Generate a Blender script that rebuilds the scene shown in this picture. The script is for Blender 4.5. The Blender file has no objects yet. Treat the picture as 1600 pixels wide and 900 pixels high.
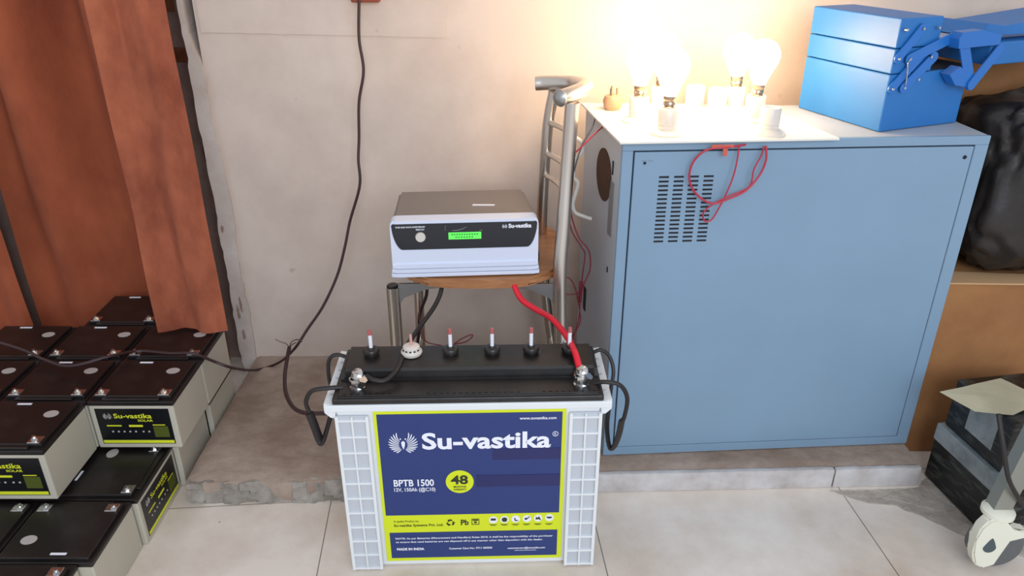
import bpy, bmesh, math, random
from mathutils import Vector, Matrix, noise, Euler
random.seed(4)
R = math.radians
C = bpy.context.scene.collection
scn = bpy.context.scene

# ---------------------------------------------------------------- camera, world, lights, exposure
CAM_H = 1.2; PITCH = R(26.0); FPX = 1200.0
cam = bpy.data.objects.new('camera', bpy.data.cameras.new('camera'))
C.objects.link(cam); scn.camera = cam
cam.location = (0, 0, CAM_H); cam.rotation_euler = (math.pi/2 - PITCH, 0, 0)
cam.data.sensor_width = 36.0; cam.data.lens = 36.0*FPX/1600.0
cam.data.clip_start = 0.05
vs = scn.view_settings
scn.display_settings.display_device = 'sRGB'
vs.view_transform = 'Standard'; vs.look = 'None'; vs.gamma = 1.0; vs.exposure = 0.5
vs.use_curve_mapping = False

w = bpy.data.worlds.new('room_ambience'); scn.world = w; w.use_nodes = True
w.node_tree.nodes['Background'].inputs[0].default_value = (0.92, 0.94, 1.0, 1)
w.node_tree.nodes['Background'].inputs[1].default_value = 0.52

def area(name, loc, target, sx, sy, energy, col):
    l = bpy.data.lights.new(name, 'AREA'); l.shape = 'RECTANGLE'; l.size = sx; l.size_y = sy
    l.energy = energy; l.color = col
    o = bpy.data.objects.new(name, l); C.objects.link(o); o.location = loc
    o.rotation_euler = (Vector(target)-Vector(loc)).to_track_quat('-Z', 'Y').to_euler()
    return o
area('window_daylight', (0.7, -2.3, 2.1), (0.25, 1.4, 0.3), 2.4, 1.7, 62, (0.77, 0.87, 1.0))
BULB = 29.0
BULB_COL = (1.0, 0.70, 0.40)

def at(px, py, y):
    "point of the room at distance y seen in the photograph at px, py"
    a = (px-800)/FPX; b = (py-450)/FPX
    d = Vector((a, math.cos(PITCH)-b*math.sin(PITCH), -math.sin(PITCH)-b*math.cos(PITCH)))
    return Vector((0, 0, CAM_H)) + d*(y/d.y)
def atz(px, py, z):
    a = (px-800)/FPX; b = (py-450)/FPX
    d = Vector((a, math.cos(PITCH)-b*math.sin(PITCH), -math.sin(PITCH)-b*math.cos(PITCH)))
    return Vector((0, 0, CAM_H)) + d*((z-CAM_H)/d.z)

# ---------------------------------------------------------------- materials
def srgb(r, g, b):
    f = lambda c: c/12.92 if c <= 0.04045 else ((c+0.055)/1.055)**2.4
    return tuple(f(v/255.0) for v in (r, g, b))
MATS = {}
def mat(name, col, rough=0.5, metal=0.0, var=0.0, scale=20.0, bump=0.0, bscale=60.0, spec=0.5,
        emit=0.0, ecol=None, alpha=1.0, trans=0.0, stretch=(1, 1, 1), coat=0.0, sheen=0.0):
    if name in MATS: return MATS[name]
    m = bpy.data.materials.new(name); m.use_nodes = True
    nt = m.node_tree; b = nt.nodes['Principled BSDF']
    b.inputs['Base Color'].default_value = (*col, 1)
    b.inputs['Roughness'].default_value = rough; b.inputs['Metallic'].default_value = metal
    b.inputs['Specular IOR Level'].default_value = spec
    b.inputs['Alpha'].default_value = alpha
    b.inputs['Transmission Weight'].default_value = trans
    b.inputs['Coat Weight'].default_value = coat
    b.inputs['Sheen Weight'].default_value = sheen
    if emit:
        b.inputs['Emission Color'].default_value = (*(ecol or col), 1)
        b.inputs['Emission Strength'].default_value = emit
    tc = nt.nodes.new('ShaderNodeTexCoord'); mp = nt.nodes.new('ShaderNodeMapping')
    mp.inputs['Scale'].default_value = stretch
    nt.links.new(tc.outputs['Object'], mp.inputs['Vector'])
    if var:
        n = nt.nodes.new('ShaderNodeTexNoise'); n.inputs['Scale'].default_value = scale
        n.inputs['Detail'].default_value = 6; n.inputs['Roughness'].default_value = 0.6
        nt.links.new(mp.outputs[0], n.inputs['Vector'])
        r = nt.nodes.new('ShaderNodeValToRGB')
        r.color_ramp.elements[0].position = 0.3; r.color_ramp.elements[1].position = 0.7
        r.color_ramp.elements[0].color = (*[max(0, c*(1-var)) for c in col], 1)
        r.color_ramp.elements[1].color = (*[min(1, c*(1+var)) for c in col], 1)
        nt.links.new(n.outputs['Fac'], r.inputs[0]); nt.links.new(r.outputs[0], b.inputs['Base Color'])
    if bump:
        n2 = nt.nodes.new('ShaderNodeTexNoise'); n2.inputs['Scale'].default_value = bscale
        n2.inputs['Detail'].default_value = 8
        nt.links.new(mp.outputs[0], n2.inputs['Vector'])
        bp = nt.nodes.new('ShaderNodeBump'); bp.inputs['Strength'].default_value = bump
        bp.inputs['Distance'].default_value = 0.01
        nt.links.new(n2.outputs['Fac'], bp.inputs['Height']); nt.links.new(bp.outputs[0], b.inputs['Normal'])
    MATS[name] = m
    return m

def wall_material():
    m = mat('painted_plaster', srgb(214, 206, 204), 0.75, bump=0.12, bscale=14)
    nt = m.node_tree; b = nt.nodes['Principled BSDF']
    tc = nt.nodes.new('ShaderNodeTexCoord')
    n = nt.nodes.new('ShaderNodeTexNoise'); n.inputs['Scale'].default_value = 2.2; n.inputs['Detail'].default_value = 7
    n.inputs['Roughness'].default_value = 0.62
    nt.links.new(tc.outputs['Object'], n.inputs['Vector'])
    r = nt.nodes.new('ShaderNodeValToRGB')
    r.color_ramp.elements[0].position = 0.32; r.color_ramp.elements[0].color = (*srgb(190, 172, 160), 1)
    r.color_ramp.elements[1].position = 0.55; r.color_ramp.elements[1].color = (*srgb(210, 194, 181), 1)
    nt.links.new(n.outputs['Fac'], r.inputs[0])
    # small scuffs and pencil-dark nicks
    n2 = nt.nodes.new('ShaderNodeTexNoise'); n2.inputs['Scale'].default_value = 17; n2.inputs['Detail'].default_value = 3
    nt.links.new(tc.outputs['Object'], n2.inputs['Vector'])
    r2 = nt.nodes.new('ShaderNodeValToRGB')
    r2.color_ramp.elements[0].position = 0.20; r2.color_ramp.elements[0].color = (*srgb(206, 196, 190), 1)
    r2.color_ramp.elements[1].position = 0.27; r2.color_ramp.elements[1].color = (1, 1, 1, 1)
    nt.links.new(n2.outputs['Fac'], r2.inputs[0])
    mx = nt.nodes.new('ShaderNodeMix'); mx.data_type = 'RGBA'; mx.blend_type = 'MULTIPLY'; mx.inputs[0].default_value = 0.7
    nt.links.new(r.outputs[0], mx.inputs[6]); nt.links.new(r2.outputs[0], mx.inputs[7])
    nt.links.new(mx.outputs[2], b.inputs['Base Color'])
    return m

def floor_material():
    m = mat('cream_floor_tiles', srgb(214, 207, 198), 0.28, bump=0.03, bscale=30)
    nt = m.node_tree; b = nt.nodes['Principled BSDF']
    tc = nt.nodes.new('ShaderNodeTexCoord')
    mp = nt.nodes.new('ShaderNodeMapping'); mp.vector_type = 'TEXTURE'
    mp.inputs['Location'].default_value = (0.172, 1.405, 0); mp.inputs['Rotation'].default_value = (0, 0, R(4.5))
    nt.links.new(tc.outputs['Object'], mp.inputs['Vector'])
    br = nt.nodes.new('ShaderNodeTexBrick'); br.offset = 0; br.squash = 1
    br.inputs['Scale'].default_value = 1.0; br.inputs['Brick Width'].default_value = 0.585; br.inputs['Row Height'].default_value = 0.585
    br.inputs['Mortar Size'].default_value = 0.0013; br.inputs['Mortar Smooth'].default_value = 0.2
    br.inputs['Color1'].default_value = (*srgb(232, 222, 211), 1); br.inputs['Color2'].default_value = (*srgb(230, 219, 207), 1)
    br.inputs['Mortar'].default_value = (*srgb(140, 128, 116), 1)
    nt.links.new(mp.outputs[0], br.inputs['Vector'])
    n = nt.nodes.new('ShaderNodeTexNoise'); n.inputs['Scale'].default_value = 3.2; n.inputs['Detail'].default_value = 8
    n.inputs['Roughness'].default_value = 0.65
    nt.links.new(tc.outputs['Object'], n.inputs['Vector'])
    r = nt.nodes.new('ShaderNodeValToRGB')
    r.color_ramp.elements[0].position = 0.3; r.color_ramp.elements[0].color = (*srgb(214, 200, 186), 1)
    r.color_ramp.elements[1].position = 0.6; r.color_ramp.elements[1].color = (1, 1, 1, 1)
    nt.links.new(n.outputs['Fac'], r.inputs[0])
    mx = nt.nodes.new('ShaderNodeMix'); mx.data_type = 'RGBA'; mx.blend_type = 'MULTIPLY'; mx.inputs[0].default_value = 0.8
    nt.links.new(br.outputs[0], mx.inputs[6]); nt.links.new(r.outputs[0], mx.inputs[7])
    n3 = nt.nodes.new('ShaderNodeTexNoise'); n3.inputs['Scale'].default_value = 26; n3.inputs['Detail'].default_value = 2
    nt.links.new(tc.outputs['Object'], n3.inputs['Vector'])
    r3 = nt.nodes.new('ShaderNodeValToRGB')
    r3.color_ramp.elements[0].position = 0.215; r3.color_ramp.elements[0].color = (*srgb(130, 115, 104), 1)
    r3.color_ramp.elements[1].position = 0.235; r3.color_ramp.elements[1].color = (1, 1, 1, 1)
    nt.links.new(n3.outputs['Fac'], r3.inputs[0])
    mx2 = nt.nodes.new('ShaderNodeMix'); mx2.data_type = 'RGBA'; mx2.blend_type = 'MULTIPLY'; mx2.inputs[0].default_value = 0.8
    nt.links.new(mx.outputs[2], mx2.inputs[6]); nt.links.new(r3.outputs[0], mx2.inputs[7])
    nt.links.new(mx2.outputs[2], b.inputs['Base Color'])
    return m

def ramp_material(name, c0, c1, scale, rough, bump, bscale, p0=0.35, p1=0.65, stretch=(1, 1, 1), sheen=0):
    m = mat(name, c0, rough, bump=bump, bscale=bscale, stretch=stretch, sheen=sheen)
    nt = m.node_tree; b = nt.nodes['Principled BSDF']
    mp = [n for n in nt.nodes if n.type == 'MAPPING'][0]
    n = nt.nodes.new('ShaderNodeTexNoise'); n.inputs['Scale'].default_value = scale; n.inputs['Detail'].default_value = 8
    n.inputs['Roughness'].default_value = 0.65
    nt.links.new(mp.outputs[0], n.inputs['Vector'])
    r = nt.nodes.new('ShaderNodeValToRGB')
    r.color_ramp.elements[0].position = p0; r.color_ramp.elements[0].color = (*c0, 1)
    r.color_ramp.elements[1].position = p1; r.color_ramp.elements[1].color = (*c1, 1)
    nt.links.new(n.outputs['Fac'], r.inputs[0]); nt.links.new(r.outputs[0], b.inputs['Base Color'])
    return m

M_WALL = wall_material()
M_FLOOR = floor_material()
M_RECESS = ramp_material('old_brown_paint', srgb(132, 108, 98), srgb(158, 134, 122), 7, 0.8, 0.3, 25)
M_PEEL = ramp_material('bare_brown_plaster', srgb(96, 48, 22), srgb(128, 78, 48), 18, 0.9, 0.5, 40)
M_JAMB = ramp_material('chipped_jamb_plaster', srgb(186, 172, 162), srgb(208, 198, 190), 6, 0.85, 0.2, 30)
M_SLAB = ramp_material('rough_concrete', srgb(140, 118, 102), srgb(176, 158, 144), 6, 0.85, 0.5, 32)
M_CHIP = ramp_material('broken_concrete_edge', srgb(128, 120, 110), srgb(168, 160, 150), 18, 0.9, 0.8, 40)
M_CURB = ramp_material('white_curb_tile', srgb(168, 158, 152), srgb(206, 202, 200), 9, 0.6, 0.25, 30)
M_MORTAR = ramp_material('mortar_smear', srgb(156, 143, 131), srgb(188, 178, 166), 12, 0.85, 0.5, 50)
M_VELVET = ramp_material('rust_velvet', srgb(128, 62, 40), srgb(170, 94, 64), 7, 0.9, 0.1, 60, stretch=(1, 1, 0.6), sheen=0.0)
M_VELVET_D = ramp_material('dark_rust_velvet', srgb(124, 56, 30), srgb(160, 82, 50), 4, 0.9, 0.1, 60, stretch=(1, 1, 0.6), sheen=0.0)
M_CASEW = mat('white_battery_plastic', srgb(226, 229, 230), 0.42, var=0.03, scale=8)
M_CASEG = mat('shaded_white_plastic', srgb(192, 196, 202), 0.5)  # white plastic greyed to paint shade between the ribs and in rim holes
M_BLACKP = ramp_material('dusty_black_plastic', srgb(22, 20, 20), srgb(44, 40, 38), 10, 0.32, 0.05, 40)
M_BLACKG = mat('gloss_black', srgb(16, 15, 15), 0.22, spec=0.5)
M_LIDB = ramp_material('dusty_battery_lid', srgb(22, 18, 18), srgb(46, 40, 38), 14, 0.36, 0.04, 30, 0.45, 0.85)
M_RUBBER = mat('black_cable_rubber', srgb(34, 28, 28), 0.5)
M_CORD = mat('dark_brown_cord', srgb(56, 34, 36), 0.45)
M_RED = mat('red_cable', srgb(222, 26, 50), 0.4)
M_REDW = mat('thin_red_wire', srgb(178, 44, 64), 0.45)
M_MAROON = mat('thin_maroon_wire', srgb(120, 34, 52), 0.5)
M_CHROME = mat('brushed_steel_tube', srgb(214, 208, 200), 0.3, 1.0)
M_STEELD = mat('dull_steel', srgb(170, 170, 168), 0.4, 0.9)
M_METAL = mat('shiny_terminal_metal', srgb(205, 205, 205), 0.22, 1.0, var=0.2, scale=120)
M_NAVY = mat('navy_label', srgb(34, 54, 114), 0.35)
M_NAVYD = mat('navy_tape', srgb(28, 34, 92), 0.22)
M_YEL = mat('lime_yellow_label', srgb(214, 226, 30), 0.4)
M_YELB = mat('lime_yellow_print', srgb(214, 220, 46), 0.45)
M_WHITE = mat('white_print', srgb(236, 238, 246), 0.45)
M_DKPR = mat('dark_print', srgb(40, 46, 30), 0.5)
M_OLIVE = mat('olive_print', srgb(74, 84, 20), 0.5)
M_CABG = mat('grey_blue_painted_metal', srgb(126, 153, 176), 0.42, var=0.035, scale=5, bump=0.02, bscale=90)
M_CABSIDE = mat('pale_grey_painted_metal', srgb(172, 178, 184), 0.5, var=0.04, scale=5)
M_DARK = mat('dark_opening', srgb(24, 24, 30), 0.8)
M_BROWNH = mat('brown_inside_of_hole', srgb(70, 44, 26), 0.9, var=0.2, scale=30)
M_GREYS = mat('grey_slot_and_glint', srgb(120, 120, 120), 0.6)
M_BOARD = mat('white_board', srgb(228, 224, 214), 0.6)
M_PORC = mat('white_porcelain', srgb(214, 206, 196), 0.35)
M_BRASS = mat('bulb_cap_metal', srgb(190, 170, 150), 0.3, 1.0)
M_BULB = mat('lit_bulb_glass', (1, 0.9, 0.75), 0.4, emit=BULB, ecol=BULB_COL)
M_BLUE = mat('blue_painted_steel', srgb(36, 110, 178), 0.45, var=0.05, scale=9)
M_BLUED = mat('blue_painted_arm', srgb(36, 108, 186), 0.35)
M_CARD = ramp_material('brown_cardboard', srgb(146, 98, 58), srgb(172, 122, 74), 3, 0.85, 0.06, 80)
M_CARDIN = mat('cardboard_edge', srgb(196, 158, 116), 0.9)
M_BAG = ramp_material('black_plastic_bag', srgb(20, 16, 14), srgb(46, 40, 38), 5, 0.36, 0.25, 12)
M_PAPER = mat('cream_paper', srgb(186, 178, 150), 0.8, var=0.04, scale=12)
M_TAPE = ramp_material('cloudy_packing_tape', srgb(112, 120, 122), srgb(160, 168, 168), 10, 0.3, 0.2, 40)
M_STREAK = ramp_material('scuffed_black_case', srgb(20, 22, 21), srgb(112, 116, 112), 16, 0.4, 0.1, 40, 0.5, 0.9, stretch=(1, 1, 4))
M_CREAM = mat('cream_caster_plastic', srgb(228, 226, 208), 0.4)
M_GREYW = mat('grey_wheel', srgb(96, 98, 98), 0.6)
M_LOGO = mat('slate_emblem', srgb(70, 84, 88), 0.5)
M_TUBEG = mat('grey_leg_tube', srgb(150, 150, 140), 0.4, 0.5)
M_WOOD = ramp_material('varnished_plywood', srgb(150, 98, 62), srgb(186, 132, 88), 8, 0.4, 0.04, 30, stretch=(1, 6, 6))
M_INVW = mat('white_inverter_plastic', srgb(216, 222, 238), 0.35)
M_INVTOP = mat('grey_brown_powder_coat', srgb(132, 124, 118), 0.42, 0.3, bump=0.03, bscale=400)
M_INVBLK = mat('black_control_panel', srgb(30, 32, 40), 0.25)
M_LCD = mat('green_lcd', srgb(70, 190, 70), 0.3, emit=0.75, ecol=srgb(90, 225, 80))
M_CASEBG = mat('light_grey_abs', srgb(186, 180, 164), 0.5, var=0.03, scale=8)
M_STICK = mat('silver_sticker', srgb(176, 168, 164), 0.4)
M_LABELB = mat('black_label', srgb(14, 16, 20), 0.3)
M_RUSTB = mat('rust_red_box', srgb(140, 66, 46), 0.7)
M_COPPER = mat('bare_copper', srgb(120, 96, 84), 0.4, 0.8)

# ---------------------------------------------------------------- mesh helpers
def obj(name, bm, m, parent=None, smooth=False, ang=40):
    me = bpy.data.meshes.new(name)
    bmesh.ops.recalc_face_normals(bm, faces=bm.faces)
    bm.to_mesh(me); bm.free()
    me.materials.append(m)
    if smooth:
        me.shade_smooth()
        try: me.set_sharp_from_angle(angle=R(ang))
        except Exception: pass
    o = bpy.data.objects.new(name, me); C.objects.link(o)
    if parent: o.parent = parent
    return o
def tag(o, label=None, cat=None, group=None, kind=None):
    if label: o['label'] = label
    if cat: o['category'] = cat
    if group: o['group'] = group
    if kind: o['kind'] = kind
    return o
def thing(name, label, cat, loc=(0, 0, 0), rz=0, group=None):
    o = bpy.data.objects.new(name, None); C.objects.link(o)
    o.location = loc; o.rotation_euler = (0, 0, rz); o.empty_display_size = 0.05
    return tag(o, label, cat, group)
def copy_tree(o, parent=None):
    c = o.copy(); C.objects.link(c); c.parent = parent
    for ch in list(o.children): copy_tree(ch, c)
    return c
def new(): return bmesh.new()
def box(bm, x0, x1, y0, y1, z0, z1, bev=0.0, seg=2):
    r = bmesh.ops.create_cube(bm, size=1)
    for v in r['verts']:
        v.co = Vector((x0+(v.co.x+.5)*(x1-x0), y0+(v.co.y+.5)*(y1-y0), z0+(v.co.z+.5)*(z1-z0)))
    if bev:
        es = list({e for v in r['verts'] for e in v.link_edges})
        bmesh.ops.bevel(bm, geom=es, offset=bev, segments=seg, affect='EDGES', profile=0.5)
    return r['verts']
def prism(bm, pts, a0, a1, axis='y'):
    "extrude an outline: pts in the plane across the axis, between a0 and a1"
    def P(p, a):
        return Vector((p[0], a, p[1])) if axis == 'y' else (Vector((a, p[0], p[1])) if axis == 'x' else Vector((p[0], p[1], a)))
    A = [bm.verts.new(P(p, a0)) for p in pts]; B = [bm.verts.new(P(p, a1)) for p in pts]
    n = len(pts)
    bm.faces.new(A); bm.faces.new(B[::-1])
    for i in range(n): bm.faces.new((A[i], B[i], B[(i+1) % n], A[(i+1) % n]))
def lathe(bm, prof, c=(0, 0, 0), seg=24, mtx=None):
    c = Vector(c); rings = []
    for r, z in prof:
        ring = []
        for i in range(seg):
            a = 2*math.pi*i/seg
            p = Vector((r*math.cos(a), r*math.sin(a), z))
            if mtx: p = mtx @ p
            ring.append(bm.verts.new(p+c))
        rings.append(ring)
    for a, b in zip(rings, rings[1:]):
        for i in range(seg): bm.faces.new((a[i], a[(i+1) % seg], b[(i+1) % seg], b[i]))
    bm.faces.new(rings[0][::-1]); bm.faces.new(rings[-1])
def cyl(bm, p0, p1, r0, r1=None, seg=16):
    p0, p1 = Vector(p0), Vector(p1); d = p1-p0
    q = d.to_track_quat('Z', 'Y').to_matrix()
    lathe(bm, [(r0, 0), (r1 if r1 is not None else r0, d.length)], p0, seg, q)
def smooth_path(pts, n=10):
    P = [Vector(p) for p in pts]; P = [P[0]*2-P[1]]+P+[P[-1]*2-P[-2]]
    out = []
    for i in range(1, len(P)-2):
        for k in range(n):
            t = k/n; a, b, c, d = P[i-1], P[i], P[i+1], P[i+2]
            out.append(0.5*((2*b)+(c-a)*t+(2*a-5*b+4*c-d)*t*t+(3*b-a-3*c+d)*t**3))
    out.append(P[-2]); return out
def tube(bm, pts, r, seg=8, n=10, raw=False, ry=None):
    P = [Vector(p) for p in pts] if raw else smooth_path(pts, n)
    T = [(P[min(i+1, len(P)-1)]-P[max(i-1, 0)]).normalized() for i in range(len(P))]
    u = T[0].orthogonal().normalized(); rings = []
    for i, p in enumerate(P):
        u = (u-T[i]*u.dot(T[i])).normalized(); v = T[i].cross(u)
        rr = r(i/(len(P)-1)) if callable(r) else r
        rings.append([bm.verts.new(p+(u*math.cos(2*math.pi*k/seg)*rr+v*math.sin(2*math.pi*k/seg)*(ry or rr))) for k in range(seg)])
    for a, b in zip(rings, rings[1:]):
        for k in range(seg): bm.faces.new((a[k], a[(k+1) % seg], b[(k+1) % seg], b[k]))
    bm.faces.new(rings[0][::-1]); bm.faces.new(rings[-1])
def rrect(x0, x1, z0, z1, r, seg=5):
    out = []
    for cx, cz, a0 in ((x1-r, z1-r, 0), (x0+r, z1-r, 90), (x0+r, z0+r, 180), (x1-r, z0+r, 270)):
        for i in range(seg+1):
            a = R(a0+90*i/seg); out.append((cx+r*math.cos(a), cz+r*math.sin(a)))
    return out
def slab_quad(bm, x0, x1, z0, z1, y, t=0.0006):
    box(bm, x0, x1, y-t, y, z0, z1)
def disc(bm, x, z, r, y, t=0.0006, seg=28, rx=None):
    prism(bm, [(x+(rx or r)*math.cos(2*math.pi*i/seg), z+r*math.sin(2*math.pi*i/seg)) for i in range(seg)], y-t, y)
def text(bm, body, x0, z0, width, height, y, bold=0.0, t=0.0006):
    "lettering in the x-z plane facing -y, fitted to a box whose lower left is x0, z0; a capital is height tall"
    cu = bpy.data.curves.new('lettering', 'FONT'); cu.body = body; cu.size = 1.0; cu.offset = bold; cu.resolution_u = 3
    to = bpy.data.objects.new('lettering_tmp', cu); C.objects.link(to)
    dg = bpy.context.evaluated_depsgraph_get(); dg.update()
    me = bpy.data.meshes.new_from_object(to.evaluated_get(dg))
    bpy.data.objects.remove(to); bpy.data.curves.remove(cu)
    xs = [v.co.x for v in me.vertices]
    sx = width/(max(xs)-min(xs)); mx = min(xs); sz = height/0.69
    tb = bmesh.new(); tb.from_mesh(me); bpy.data.meshes.remove(me)
    for v in tb.verts: v.co = Vector((x0+(v.co.x-mx)*sx, y-t, z0+v.co.y*sz))
    tmp = bpy.data.meshes.new('t'); tb.to_mesh(tmp); tb.free(); bm.from_mesh(tmp); bpy.data.meshes.remove(tmp)
def stroke(bm, pts, wd, y, t=0.0006):
    "tapered flat stroke"
    P = [Vector((p[0], 0, p[1])) for p in pts]; L = []; Rr = []
    n = len(P)
    for i, p in enumerate(P):
        d = (P[min(i+1, n-1)]-P[max(i-1, 0)]).normalized(); nn = Vector((-d.z, 0, d.x))
        k = wd[i] if isinstance(wd, (list, tuple)) else wd
        L.append(p+nn*k); Rr.append(p-nn*k)
    out = [(q.x, q.z) for q in L]+[(q.x, q.z) for q in Rr[::-1]]
    prism(bm, out, y-t, y)
def emblem(bm, cx, cz, r, y):
    "winged emblem: fans of curved feathers round a small body with two dots"
    for s in (-1, 1):
        for k in range(10):
            a = R(66-14.0*k)
            E = Vector((math.cos(a)*r, math.sin(a)*r*(.95 if k < 7 else .88)))
            Rt = Vector((r*.07, r*(.04-.045*k)))
            d = E-Rt; nrm = Vector((d.y, -d.x)).normalized()
            M_ = (E+Rt)/2+nrm*r*(.26-.02*k)
            pts = []
            for j in range(7):
                u = .22+.78*j/6
                q = Rt*(1-u)**2+M_*2*u*(1-u)+E*u*u
                pts.append((cx+s*q.x, cz+q.y))
            stroke(bm, pts, [r*.012, r*.02, r*.027, r*.034, r*.038, r*.036, r*.014], y)
    prism(bm, [(cx-r*.13, cz+r*.10), (cx-r*.1, cz-r*.2), (cx, cz-r*.50), (cx+r*.1, cz-r*.2), (cx+r*.13, cz+r*.10), (cx, cz+r*.2)][::-1], y-.0006, y)
    disc(bm, cx-r*.17, cz+r*.36, r*.055, y, seg=10); disc(bm, cx+r*.17, cz+r*.36, r*.055, y, seg=10)
def wire(name, pts, r, m, label, cat, seg=8, n=10, group=None):
    bm = new(); tube(bm, pts, r, seg, n)
    return tag(obj(name, bm, m, smooth=True), label, cat, group)
def struct(name, bm, m, parent=None, smooth=False):
    o = obj(name, bm, m, parent, smooth)
    o['kind'] = 'structure'; return o

# ================================================================ the room
bm = new(); box(bm, -2.4, 2.6, -1.2, 2.15, -0.05, 0); struct('floor', bm, M_FLOOR)

# back wall, its left end stops at the recess behind the curtain
bm = new(); box(bm, -0.745, 2.6, 1.9, 2.1, 0, 2.3); wall = struct('wall_back', bm, M_WALL)
bm = new(); box(bm, -2.4, -0.745, 1.985, 2.1, 0, 2.3); rec = struct('wall_recess', bm, M_RECESS)
bm = new()
def ragged(cx, cz, rx, rz, seed, n=26, amp=.35):
    random.seed(seed)
    return [(cx+rx*math.cos(2*math.pi*i/n)*(1-amp*random.random()), cz+rz*math.sin(2*math.pi*i/n)*(1-amp*random.random())) for i in range(n)]
prism(bm, ragged(-0.800, 0.60, .020, .15, 3), 1.982, 1.986)
prism(bm, ragged(-0.797, 0.33, .010, .03, 5), 1.982, 1.986)
prism(bm, ragged(-0.790, 0.12, .02, .05, 7), 1.982, 1.986)
struct('bare_patch', bm, M_PEEL, rec)
for i, (z0, z1, x0) in enumerate([(0.985, 1.03, -.858), (0.865, 0.90, -.845)]):
    bm = new(); box(bm, x0, x0+.034, 1.978, 1.986, z0, z1, .002); struct('dark_notch', bm, M_PEEL, rec)

# chipped plaster edge of the wall, beside the recess
random.seed(11)
bm = new(); L = []; Rt = []
N = 70
for i in range(N+1):
    z = 0.0+1.35*i/N
    wl = -0.776 + 0.008*noise.noise(Vector((0.3, 0, z*9))) + 0.005*noise.noise(Vector((2, 0, z*40)))
    wr = -0.738 + 0.012*noise.noise(Vector((5.3, 0, z*5))) + 0.004*noise.noise(Vector((8, 0, z*50))) - (0.022 if z > .86 else 0)*min(1, (z-.86)*12)
    L.append((wl, z)); Rt.append((wr, z))
prism(bm, Rt+L[::-1], 1.893, 2.0)
struct('trim_1', bm, M_JAMB)
# thin chipped lip of paint along that edge
bm = new()
for i in range(N):
    for side, off in ((Rt, .0), (L, .0)):
        pass
random.seed(2)
for k, (z, hh, xx, wdt) in enumerate([(0.20, .028, -.762, .005), (0.225, .03, -.752, .004), (0.45, .012, -.766, .005), (0.13, .02, -.757, .006)]):
    prism(bm, ragged(xx, z, wdt, hh, 20+k, 14, .5), 1.8915, 1.893)
struct('chip', bm, M_RECESS, bpy.data.objects['trim_1'])
# smoother square of plaster at the top of the wall
bm = new()
pts = [(-0.735, 0.945)]
for i in range(30):
    x = -0.72+0.56*i/29; pts.append((x, 0.947+0.002*noise.noise(Vector((x*30, 1, 0)))-0.012*(i/29)))
pts += [(-0.157, 0.94), (-0.150, 1.0), (-0.152, 1.3), (-0.735, 1.3)]
prism(bm, pts, 1.8965, 1.9); struct('trim_2', bm, M_WALL)

# concrete step the chair and the cabinet stand on
def slab_mesh():
    bm = new(); nx, ny = 120, 34; x0, x1 = -0.736, 0.942
    grid = []
    for i in range(nx+1):
        row = []
        for j in range(ny+1):
            u = i/nx; v = j/ny; x = x0+(x1-x0)*u
            yf = 1.356+0.055*u
            if x < 0.2: yf += 0.010*noise.noise(Vector((x*9, 3, 0)))+0.005*noise.noise(Vector((x*40, 1, 0)))
            else: yf += 0.012
            y = yf+(1.9-yf)*v
            z = 0.055+0.003*noise.noise(Vector((x*7, y*7, 2)))+0.0015*noise.noise(Vector((x*40, y*40, 4)))
            if j == 0: z -= .004+.004*abs(noise.noise(Vector((x*20, 0, 7))))
            if i == 0: z -= .006
            if 0.2 < x: z = min(z, .0545)
            row.append(bm.verts.new((x, y, z)))
        grid.append(row)
    for i in range(nx):
        for j in range(ny): bm.faces.new((grid[i][j], grid[i+1][j], grid[i+1][j+1], grid[i][j+1]))
    def skirt(row, dx=0, dy=0):
        prev = None
        for v in row:
            p = v.co
            m_ = bm.verts.new((p.x+dx*(.5+noise.noise(p*30)), p.y-dy*(.3+.9*noise.noise(p*22)), 0.026+.008*noise.noise(p*25)))
            b_ = bm.verts.new((p.x, p.y-dy*.4, -0.002))
            if prev:
                bm.faces.new((prev[0], v, m_, prev[1])); bm.faces.new((prev[1], m_, b_, prev[2]))
            prev = (v, m_, b_)
    skirt([r[0] for r in grid], 0, .006); skirt(grid[0]); skirt(grid[-1]); skirt([r[-1] for r in grid])
    return bm
struct('trim_3', slab_mesh(), M_SLAB, None, True)
bm = new(); nx = 150; nz = 10; g = []
for i in range(nx+1):
    x = -.728+.92*i/nx; row = []
    for j in range(nz+1):
        v = j/nz; z = -.001+.052*v+.004*noise.noise(Vector((x*30, v*3, 9)))*v
        cellv = noise.cell(Vector((x*26, v*2.2+x*9, 1)))
        y = 1.352+.0325*(x+.736)+.010*v+.008*noise.noise(Vector((x*16, v*2, 3)))+.007*(cellv-.5)+.004*noise.noise(Vector((x*55, v*8, 5)))-.006*(1-v)
        row.append(bm.verts.new((x, y, z)))
    row.append(bm.verts.new((x, row[-1].co.y+.03, .050)))
    g.append(row)
for i in range(nx):
    for j in range(nz+1): bm.faces.new((g[i][j], g[i+1][j], g[i+1][j+1], g[i][j+1]))
o = obj('chipped_edge', bm, M_CHIP, bpy.data.objects['trim_3'], True, 30); o['kind'] = 'structure'
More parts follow.
